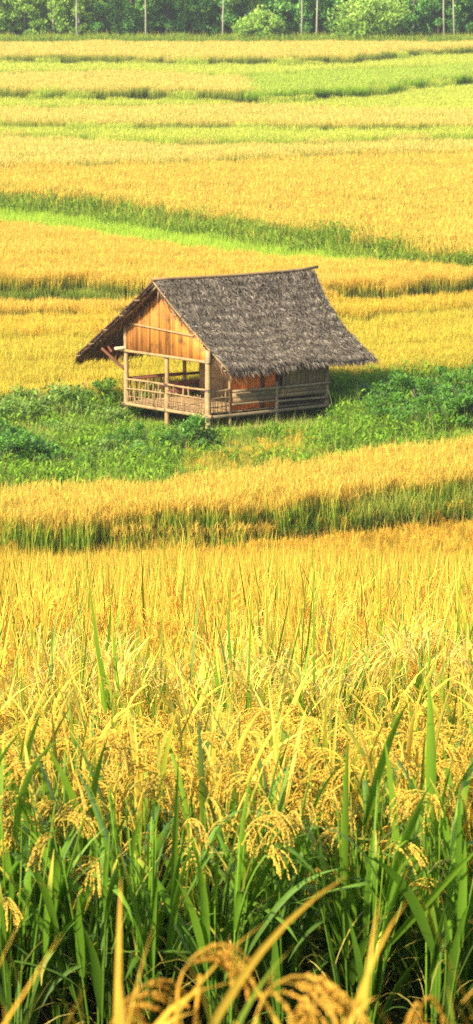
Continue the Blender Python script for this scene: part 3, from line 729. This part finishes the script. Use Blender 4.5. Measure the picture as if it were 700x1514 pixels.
# floor of split bamboo
mb = MB(); y = .02
while y < LY - .05:
    w = U(.08, .13); mb.box((LX / 2, y + w / 2, FZ + .065 + U(-.004, .004)), (LX, w - .008, .022)); y += w
mb.build('floor', M['bamboo'], hut)
# railing on a run of posts: rails plus rough sticks
def railing(a, b, z0, z1, n, mat, crooked=.05, mid=True):
    a = np.array(a, float); b = np.array(b, float); d = b - a; nrm = np.array([-d[1], d[0]]) / np.hypot(*d)
    r_ = MB(); pole(r_, (*a, z1), (*b, z1), .032, wob=.02)
    rail = r_.build('railing', M[mat], hut, smooth=True)
    if mid:
        m_ = MB(); zm = z0 + (z1 - z0) * .62
        pole(m_, (*(a - nrm * .04), zm + U(-.03, .03)), (*(b - nrm * .04), zm + U(-.03, .03)), .02, wob=.02); m_.build('middle_rail', M[mat], rail, smooth=True)
        m_ = MB(); pole(m_, (*(a + nrm * .03), z0 + .18), (*(b + nrm * .03), z0 + .2), .017, wob=.02); m_.build('middle_rail', M[mat], rail, smooth=True)
    s_ = MB()
    for i in range(n):
        t = (i + .5) / n + U(-.3, .3) / n; t2 = t + U(-crooked, crooked)
        p = a + d * t; q = a + d * min(max(t2, .01), .99)
        zt = z1 + U(-.02, .05) if random.random() < .55 else z0 + (z1 - z0) * U(.6, .8)
        o_ = nrm * U(-.03, .03)
        pole(s_, (*(p + o_), z0), (*(q + o_), zt), U(.011, .019), n=5, seg=2, wob=.015, knots=False)
    s_.build('balusters', M[mat], rail, smooth=True)
railing((-.02, LY - .05), (-.02, LY / 2 + .05), FZ + .06, 1.40, 17, 'bamboo')
railing((-.02, LY / 2 - .05), (-.02, .06), FZ + .06, 1.42, 16, 'bamboo')
railing((.05, -.02), (.84, 0), FZ + .06, 1.38, 9, 'bamboo')
railing((.1, LY), (LX * .5, LY), FZ + .06, 1.42, 9, 'redwood', mid=False)
# far long side: dark red boards
mb = MB()
for z, x0, x1 in ((1.40, .2, LX), (1.12, 1.2, LX), (.9, 1.6, LX)):
    mb.box(((x0 + x1) / 2, LY - .07, z), (x1 - x0, .035, .16 if z < 1.3 else .08))
mb.build('far_side_boards', M['redwood'], hut)
# rear partition, dark inside
mb = MB()
y = .1
while y < LY - .3:
    w = U(.08, .13); mb.box((2.62, y + w / 2, 1.5), (.02, w - .006, 1.55)); y += w
mb.build('inner_wall', M['plank_grey'], hut)
# gable wall of vertical slats
def roofz_r(y): return 4.55 - (4.55 - 2.02) / 2.6 * abs(y - LY / 2)       # camera side slope (y < LY/2)
def roofz_l(y): return 4.55 - (4.55 - 2.02) / 3.9 * abs(y - LY / 2)
def gable(x, name, mat, z0, brown_left=True, lean=0):
    mb = MB(); y = 0.0
    while y < LY - .01:
        w = min(U(.055, .095), LY - y); ym = y + w / 2
        zt = (roofz_r(ym) if ym < LY / 2 else roofz_l(ym)) - .07
        if zt > z0 + .02:
            rr = U(0, .75) ** 1.3 + (.6 * (ym / LY) ** 2 if brown_left else .2)
            mb.box((x + U(-.006, .006), ym, (z0 + zt) / 2 + U(-.015, .0)), (.022, w - .011, zt - z0), rr=min(rr, 1))
        y += w
    return mb.build(name, M[mat], hut)
gw = gable(-.02, 'gable_wall', 'plank', TB - .02)
part_pole('batten', (-.07, .62, 2.98), (-.07, LY - .28, 3.12), .03, 'bamboo', gw)
gable(LX - .02, 'gable_wall', 'plank_grey', FZ + .08)
# camera side wall: orange slats, dark doorway gap, brown slats, plank apron below the rail
def slats(name, x0, x1, z0, z1, y, mat, wmin=.06, wmax=.1):
    mb = MB(); x = x0
    while x < x1 - .01:
        w = min(U(wmin, wmax), x1 - x)
        mb.box((x + w / 2, y + U(-.006, .006), (z0 + z1) / 2 + U(-.01, .01)), (w - .010, .02, z1 - z0)); x += w
    return mb.build(name, M[mat], hut)
slats('side_wall', .92, 2.05, FZ + .1, TB + .12, .10, 'plank_bright')
slats('side_wall', 2.28, 2.66, FZ + .1, TB + .12, .10, 'plank_bright')
slats('side_wall', 2.9, LX - .04, FZ + .35, TB + .12, .06, 'plank_grey', .12, .17)
mb = MB(); mb.box((2.16, .12, 1.5), (.10, .08, 1.6)); mb.build('door_frame', M['redwood'], hut)
mb = MB(); mb.box((2.78, .12, 1.5), (.09, .08, 1.6)); mb.build('door_frame', M['redwood'], hut)
def hboards(x0, x1, zs, y, mat, name):
    mb = MB()
    for z, h in zs: mb.box(((x0 + x1) / 2, y + U(-.004, .004), z), (x1 - x0, .03, h), jitter=.006)
    return mb.build(name, M[mat], hut)
hboards(.90, 2.52, [(1.19, .15), (1.04, .13)], -.03, 'plank_grey', 'apron_board')
hboards(2.64, LX - .06, [(1.20, .14), (1.06, .12)], -.03, 'plank_grey', 'apron_board')
part_pole('rail', (.86, -.1, 1.33), (LX + .05, -.1, 1.33), .04, 'bamboo_grey')
part_pole('rail', (LX * .56, -.08, .90), (LX + .02, -.08, .88), .035, 'bamboo_grey')
part_pole('rail', (.86, -.06, .93), (LX * .56, -.06, .93), .03, 'bamboo_grey')
# roof: a thick slab per slope, shingled with thatch tufts
def slope_pt(side, s, w, lift=0.0):
    """s 0 front..1 back, w 0 ridge..1 eave; side -1 = camera side, +1 = far side"""
    Wd = 2.6 if side < 0 else 3.9; ze = 2.02; zr = 4.55
    if side < 0: xf = -.46 + .80 * w; xb = 5.73 + .30 * w - .28 * math.sin(math.pi * w)
    else: xf = -.46 + .04 * w; xb = 5.73 + .25 * w
    x = xf + (xb - xf) * s
    sag = -(.10 if side < 0 else .05) * math.sin(math.pi * w) - .06 * math.sin(math.pi * s) * (1 - w)
    nz = Wd / math.hypot(Wd, zr - ze); ny = (zr - ze) / math.hypot(Wd, zr - ze)
    z = zr + (ze - zr) * w + sag + .04 * math.sin(s * 9 + w * 3) * w + nz * lift
    y = LY / 2 + side * (Wd * w + ny * lift)
    return np.array([x, y, z])
roof = None
for side in (-1, 1):
    mb = MB(); ns, nw = 24, 14
    top = [slope_pt(side, i / ns, j / nw, .0) for j in range(nw + 1) for i in range(ns + 1)]
    bot = [slope_pt(side, i / ns, j / nw, -.10) for j in range(nw + 1) for i in range(ns + 1)]
    n1 = len(top); f = []
    for j in range(nw):
        for i in range(ns):
            a = j * (ns + 1) + i; b = a + 1; c_ = b + ns + 1; d = a + ns + 1
            f += [[a, b, c_, d], [a + n1, d + n1, c_ + n1, b + n1]]
    for i in range(ns):
        a = nw * (ns + 1) + i; f += [[a, a + 1, a + 1 + n1, a + n1]]; a = i; f += [[a + 1, a, a + n1, a + 1 + n1]]
    for j in range(nw):
        a = j * (ns + 1); f += [[a, a + ns + 1, a + ns + 1 + n1, a + n1]]; a += ns; f += [[a + ns + 1, a, a + n1, a + ns + 1 + n1]]
    mb.add(np.array(top + bot), f, [0, .15, 0])
    slab = mb.build('roof', M['thatch_core'], hut)
    # tufts
    mb = MB()
    def tufts(n, wlo, whi, slo, shi, Ls, lift0, down, mb=mb, side=side, wd=(.022, .055), ang=.55):
        for _ in range(n):
            s = U(slo, shi); w = U(wlo, whi)
            a = slope_pt(side, s, w); e = .02
            dw = slope_pt(side, s, min(w + e, 1.0 + e)) - slope_pt(side, s, w); dw /= np.linalg.norm(dw)
            dx = np.array([1., 0, 0]); nn = np.cross(dx, dw) * (1 if side > 0 else -1)
            if nn[2] < 0: nn = -nn
            th = random.gauss(0, ang)
            di = dw * math.cos(th) + dx * math.sin(th); sdv = np.cross(di, nn)
            L = U(*Ls); wv = U(*wd)
            roll = random.gauss(0, .5); sdv = sdv * math.cos(roll) + nn * math.sin(roll)
            up0 = lift0 + U(0, .03); up1 = U(.01, .07) if down == 0 else U(-.03, .04)
            p0 = a + nn * up0 - di * L * .3; p1 = a + nn * (up0 + up1 * .8) + di * L * .3; p2 = a + nn * (up0 + up1 * .4) + di * L * .7
            if down: p2 = p2 + np.array([0, 0, -U(.02, .12)])
            V = [p0 - sdv * wv / 2, p0 + sdv * wv / 2, p1 - sdv * wv / 2, p1 + sdv * wv / 2, p2]
            A = np.zeros((5, 3)); A[:, 1] = min(1, max(0, random.gauss(.5, .21) + .16 * math.sin(w * 2 * math.pi * 11 + math.sin(s * 14)))) 
            mb.add(np.array(V), {4: [[0, 1, 3, 2]], 3: [[2, 3, 4]]}, A)
    tufts(20000 if side < 0 else 4000, 0.0, .98, .0, 1.0, (.14, .34), .005, 0, wd=(.014, .034), ang=.55)
    tufts(900, .955, 1.005, .0, 1.0, (.15, .32), -.05, 1, ang=.3)
    tufts(260, 0, 1, -.005, .012, (.15, .3), -.05, 1)
    tufts(260, 0, 1, .988, 1.005, (.15, .3), -.05, 1)
    mb.build('thatch', M['thatch'], slab)
    # underside: brown leaf ends over rafters
    mb = MB()
    def under(n):
        for _ in range(n):
            s = U(-.004, .55 if side > 0 else .12) if U(0, 1) < .7 else U(-.01, .03); w = U(.03, 1.0) if U(0, 1) < .7 else U(.8, 1.01)
            a = slope_pt(side, s, w, -.115 - U(0, .05)); dw = slope_pt(side, s, w + .02) - slope_pt(side, s, w); dw /= np.linalg.norm(dw)
            L = U(.2, .5); th = random.gauss(0, .4); dx = np.array([1., 0, 0]); di = dw * math.cos(th) + dx * math.sin(th); sd = np.cross(di, [0, 0, 1]); sd /= np.linalg.norm(sd) + 1e-6
            wv = U(.02, .05); p2 = a + di * L + np.array([0, 0, -U(0, .12)])
            A = np.zeros((3, 3)); A[:, 1] = random.random()
            mb.add(np.array([a - sd * wv / 2, a + sd * wv / 2, p2]), {3: [[0, 1, 2]]}, A)
    under(3200 if side > 0 else 300); mb.build('thatch_underside', M['thatch_under'], slab)
    for s in ([.01, .13, .27, .42, .6, .8, .99] if side > 0 else [.015, .2, .4, .6, .8, .985]):
        mb = MB(); P = [slope_pt(side, s, w, -.17) for w in np.linspace(0.01, .97, 8)]; mb.tube(P, .035, 7)
        mb.build('rafter', M['redwood' if s > .01 else 'bamboo_grey'], slab, smooth=True)
    for w in (.2, .4, .6, .8, .97):
        mb = MB(); P = [slope_pt(side, s, w, -.125) for s in np.linspace(-.012 if side < 0 else -.03, .99, 8)]; mb.tube(P, .022, 6)
        mb.build('batten', M['bamboo_grey'], slab, smooth=True)
    # edge pole along the front gable edge
    mb = MB(); P = [slope_pt(side, -.006, w, -.02) for w in np.linspace(0, 1, 10)]; mb.tube(P, .022, 6); mb.build('barge_pole', M['bamboo' if side < 0 else 'redwood'], slab, smooth=True)
mb = MB(); P = [(x, LY / 2 - .03, 4.60 - .05 * math.sin(math.pi * (x + .6) / 6.5) + .03 * (x > 5.5)) for x in np.linspace(-.55, 5.9, 10)]
mb.tube(P, .045, 8); mb.build('ridge_pole', M['bamboo'], hut, smooth=True)
hut.children[-1].data.materials[0] = wood_mat('pale_ridge_bamboo', (.80, .70, .48), (.6, .48, .28), stretch=(3, 3, 3), stain=.3)

# ------------------------------------------------------------------ shrubs and trees
def foliage(mb, centre, rad, n_cl, n_leaf, size, cl_r, flat=1.0, lower=-.5):
    """leaf faces in clumps spread through an uneven volume"""
    d = RNG.normal(0, 1, (n_cl, 3)); d /= np.linalg.norm(d, axis=1, keepdims=True)
    d[:, 2] = np.maximum(d[:, 2], lower)
    r = U(.35, 1.0, n_cl) ** .6
    C = np.array(centre) + d * r[:, None] * np.array(rad)
    cr = U(.6, 1.3, n_cl) * cl_r
    k = RNG.integers(0, n_cl, n_leaf)
    g = RNG.normal(0, 1, (n_leaf, 3)); g /= np.linalg.norm(g, axis=1, keepdims=True) + 1e-9
    g *= (U(0, 1, n_leaf) ** .5)[:, None]; g[:, 2] *= .75 * flat
    p = C[k] + g * cr[k][:, None]
    p[:, 2] = np.maximum(p[:, 2], .03)
    zlo, zhi = p[:, 2].min(), p[:, 2].max()
    L = U(.6, 1.4, n_leaf) * size
    P = blades(mb, p, U(0, 6.28, n_leaf), L, L * U(.4, .65, n_leaf), U(.2, 1.5, n_leaf), U(.1, .9, n_leaf), 2, 1., hs=zhi, twist=1.3, rr=np.clip(RNG.normal(.5, .22, n_leaf) + (U(0, 1, n_cl)[k] - .5) * .5, 0, 1))

def shrub(rad, h, n, size, mat):
    root = empty('shrub'); mb = MB()
    foliage(mb, (0, 0, h * .5), (rad, rad, h * .5), int(14 + rad * 14), n, size, .32 * min(rad, h), lower=-.9)
    mb.build('foliage', M[mat], root)
    st = MB()
    for i in range(6):
        a = U(0, 6.28); st.tube([(0, 0, -.1), (.25 * rad * math.cos(a), .25 * rad * math.sin(a), h * .4), (.6 * rad * math.cos(a), .6 * rad * math.sin(a), h * .85)], [.02, .014, .006], 5)
    st.build('stem', M['bark_dark'], root)
    return root
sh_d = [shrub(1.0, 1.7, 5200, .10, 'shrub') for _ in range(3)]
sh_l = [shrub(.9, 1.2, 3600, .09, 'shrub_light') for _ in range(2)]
def put_shrub(pr, px, py, s, label, group=None, sz=1.0):
    x, y = hit(px, py, .05)
    o = pr if pr.name not in used else copy_tree(pr); used.add(pr.name)
    o.location = (x, y, float(ground(x, y))); o.rotation_euler = (0, 0, U(0, 6.28)); o.scale = (s, s, s * sz)
    tag(o, label, 'shrub', group)
# px, py are where the foot meets the earth
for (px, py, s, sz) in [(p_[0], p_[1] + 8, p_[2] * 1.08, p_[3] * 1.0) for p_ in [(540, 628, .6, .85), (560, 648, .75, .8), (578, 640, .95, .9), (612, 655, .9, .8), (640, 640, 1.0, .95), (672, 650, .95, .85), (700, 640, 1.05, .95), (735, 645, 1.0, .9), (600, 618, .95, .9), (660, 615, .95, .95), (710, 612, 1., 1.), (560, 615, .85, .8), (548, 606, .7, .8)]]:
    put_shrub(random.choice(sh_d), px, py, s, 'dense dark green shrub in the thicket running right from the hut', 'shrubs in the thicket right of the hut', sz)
put_shrub(sh_l[0], 88, 645, 1.25, 'broad leaved green shrub standing left of the hut against the yellow rice')
put_shrub(sh_l[1], 35, 652, 1.15, 'smaller light green shrub at the left edge beside the broad leaved one')
for (px, py, s, sz) in [(10, 722, 1.1, .9), (50, 715, 1.0, .9), (92, 722, .8, .8), (-25, 712, 1.2, .9)]:
    put_shrub(random.choice(sh_d), px, py, s, 'low dark shrub crouching behind the rice strip at the left edge', 'low dark shrubs left of the hut', sz)
for (px, py, s, sz, lb) in [(180, 722, .6, .8, 'light green bush below the left corner post of the hut'), (255, 718, .6, .8, 'light green bush in front of the middle post of the hut'), (515, 658, .6, .9, 'small yellow green bush at the right rear foot of the hut'), (330, 694, .8, .75, 'loose grassy bush in front of the near corner post')]:
    put_shrub(random.choice(sh_l), px, py, s, lb, None, sz)

for i in range(34):
    px, py = U(-20, 300), U(620, 712)
    if 165 < px < 340: py = U(690, 714)
    dk = U(0, 1) < .45
    put_shrub(random.choice(sh_d if dk else sh_l), px, py, U(.5, 1.0), 'small dark leafy bush scattered in the weeds left of the hut' if dk else 'small pale green bush scattered in the weeds left of the hut', 'small dark bushes in the weeds' if dk else 'small pale bushes in the weeds', U(.8, 1.1))
for i in range(7):
    put_shrub(random.choice(sh_l), 345 + i * 24 + U(-8, 8), U(668, 684), U(.3, .42), 'small pale bush between the rice strip and the plank wall of the hut', 'small pale bushes before the plank wall', .9)

def tree(h, crown_r, n, size, mat, trunk_r, bark='bark', low=.15, cz=.55):
    root = empty('tree'); t = MB()
    P = [(0, 0, -.5), (U(-.1, .1), U(-.1, .1), h * .3), (U(-.25, .25), U(-.2, .2), h * .6), (U(-.3, .3), U(-.2, .2), h * .95)]
    t.tube(P, [trunk_r, trunk_r * .85, trunk_r * .6, trunk_r * .2], 8); tr = t.build('trunk', M[bark], root, smooth=True)
    for i in range(7):
        a = U(0, 6.28); z = h * U(max(low, .15) + .1, .85); l = crown_r * U(.4, .85)
        b = MB(); b.tube([(0, 0, z), (l * .5 * math.cos(a), l * .5 * math.sin(a), z + l * .3), (l * math.cos(a), l * math.sin(a), z + l * .75)], [trunk_r * .3, trunk_r * .2, trunk_r * .06], 5)
        b.build('limb', M[bark], tr)
    cmb = MB(); foliage(cmb, (0, 0, h * cz), (crown_r, crown_r, h * (1 - low) * .5), 46, n, size, crown_r * .3, lower=-1)
    cmb.build('crown', M[mat], root)
    return root
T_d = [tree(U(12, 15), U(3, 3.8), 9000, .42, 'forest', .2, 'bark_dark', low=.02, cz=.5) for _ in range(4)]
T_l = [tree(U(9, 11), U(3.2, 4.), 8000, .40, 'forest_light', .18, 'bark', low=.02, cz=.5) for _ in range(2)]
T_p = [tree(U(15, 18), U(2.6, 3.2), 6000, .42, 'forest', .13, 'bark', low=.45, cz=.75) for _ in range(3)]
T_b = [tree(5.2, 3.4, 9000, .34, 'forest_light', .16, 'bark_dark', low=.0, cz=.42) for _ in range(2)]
def put_tree(pr, px, dy, s, label, group=None):
    y = TREE_Y + dy; x = (px - CX) / F * y
    o = pr if pr.name not in used else copy_tree(pr); used.add(pr.name)
    o.location = (x, y, float(ground(x, y)) - .1); o.rotation_euler = (0, 0, U(0, 6.28)); o.scale = (s, s, s)
    if group is None: o.rotation_euler = (U(-.03, .03), U(-.03, .03), U(0, 6.28))
    tag(o, label, 'tree', group)
for dy, step, s in ((12, 46, .8), (20, 44, .95), (30, 50, 1.1), (42, 54, 1.25)):
    px = -110 + U(0, 30)
    while px < 810:
        light = (px < 150 or U(0, 1) < .22) and dy < 35
        if light: put_tree(random.choice(T_l), px, dy, s, 'light green leafy tree among the dark ones of the forest wall', 'light trees of the forest wall')
        else: put_tree(random.choice(T_d), px, dy, s * U(.9, 1.1), 'dark green tree in the dense forest wall', 'dark trees of the forest wall')
        px += step * U(.75, 1.25)
for px, dy, lb in [(116, 7, 'slim pale trunked tree over the light trees at far left'), (217, 6, 'brightest straight pale trunked tree left of centre at the forest edge'), (330, 8, 'thin pale trunked tree just left of the smaller round bush'), (445, 8, 'left one of two close pale trunked trees between the round bushes'), (467, 9, 'right one of two close pale trunked trees between the round bushes'), (655, 9, 'short of the pair of pale trunked trees near the right edge'), (670, 7, 'bright pale trunked tree nearest the right edge')]:
    put_tree(T_p[len(lb) % 3], px, dy, .8, lb)
put_tree(T_b[0], 545, 4, 1.2, 'large round light green bushy tree before the forest')
put_tree(T_b[1], 385, 4, .85, 'smaller round light green bushy tree before the forest')
put_tree(T_b[1], 497, 3, .36, 'tiny round bush leaning on the large bushy tree')
# dead branches heaped at the far left, pale stump at the far right
ft = empty('fallen_tree', (*hit(50, 57, 5.2), 5.2)); tag(ft, 'grey fallen tree with bare branches lying at the far left forest foot', 'fallen tree')
mb = MB(); mb.tube([(-2.4, 0, .3), (-.5, .1, .45), (1.6, 0, .7), (2.4, 0, 1.0)], [.22, .2, .15, .08], 8); mb.build('trunk', M['deadwood'], ft, smooth=True)
for i in range(12):
    x = U(-2.2, 2.2); a = U(-1.2, 1.2); mb = MB(); l = U(.6, 1.4)
    mb.tube([(x, 0, .4), (x + l * .5 * math.sin(a), U(-.3, .3), .4 + l * .5), (x + l * math.sin(a * 1.3), U(-.5, .3), .4 + l * .8)], [.07, .05, .02], 5); mb.build('branch', M['deadwood'], ft)
sx, sy = hit(641, 60, 5.0); sy += 3
stp = empty('stump', (sx, sy, float(ground(sx, sy)))); tag(stp, 'small pale broken stump with dark snags at the forest foot on the right', 'stump')
mb = MB(); mb.tube([(0, 0, 0), (.05, 0, .7), (.1, 0, 1.3)], [.3, .24, .15], 8); mb.build('trunk', wood_mat('pale_stump', (.8, .76, .66), (.6, .5, .4)), stp, smooth=True)
for a in (-.7, .3, .9):
    mb = MB(); mb.tube([(0, 0, .8), (.5 * math.sin(a), 0, 1.4), (.8 * math.sin(a), 0, 1.9)], [.1, .07, .03], 5); mb.build('branch', M['bark_dark'], stp)

# ------------------------------------------------------------------ the air
mb = MB(); mb.box((0, 500, 26), (9900, 8200, 60)); hz, nt_, nd_, lk_ = newmat('pale_air')
pv = N(nd_, 'ShaderNodeVolumePrincipled'); pv.inputs['Color'].default_value = (.95, .97, 1, 1); pv.inputs['Density'].default_value = HAZE; pv.inputs['Anisotropy'].default_value = .2
oo = N(nd_, 'ShaderNodeOutputMaterial'); lk_.new(pv.outputs[0], oo.inputs['Volume'])
tag(mb.build('haze', hz), 'thin pale haze hanging in the air over the fields', 'haze', kind='stuff')
# ------------------------------------------------------------------ light, sky, camera
sun_dir = Vector((-.67, -.74, 0)).normalized() * math.cos(R(33)) + Vector((0, 0, math.sin(R(33))))
sl = bpy.data.lights.new('sun', 'SUN'); sl.energy = 4.7; sl.angle = R(1.5); sl.color = (1.0, .90, .70)
so = bpy.data.objects.new('sun', sl); COL.objects.link(so); so.rotation_euler = sun_dir.to_track_quat('Z', 'Y').to_euler(); so.location = (0, 0, 60)
w = bpy.data.worlds.new('World'); sc.world = w; w.use_nodes = True
nt = w.node_tree; bg = nt.nodes['Background']
sky = nt.nodes.new('ShaderNodeTexSky'); sky.sky_type = 'NISHITA'; sky.sun_disc = False; sky.sun_elevation = R(33)
sky.sun_rotation = math.atan2(sun_dir.x, sun_dir.y); sky.dust_density = 1.5
nt.links.new(sky.outputs[0], bg.inputs[0]); bg.inputs[1].default_value = .125

cam = bpy.data.cameras.new('camera'); co = bpy.data.objects.new('camera', cam); COL.objects.link(co)
co.location = (0, 0, H); co.rotation_euler = (R(90) - PITCH, 0, 0)
cam.sensor_fit = 'VERTICAL'; cam.sensor_height = 36; cam.lens = F / 1514 * 36; cam.clip_end = 6000; cam.clip_start = .5
cam.dof.use_dof = True; cam.dof.focus_distance = 20; cam.dof.aperture_fstop = 12.5
sc.camera = co
vs = sc.view_settings; vs.view_transform = 'Standard'; vs.look = 'None'; vs.exposure = 1.02; vs.gamma = 1
sc.cycles.use_denoising = False; sc.cycles.filter_width = 1.15; sc.cycles.adaptive_threshold = .006; sc.cycles.sample_clamp_indirect = 4
sc.cycles.max_bounces = 6; sc.cycles.diffuse_bounces = 3; sc.cycles.transmission_bounces = 3; sc.cycles.glossy_bounces = 2
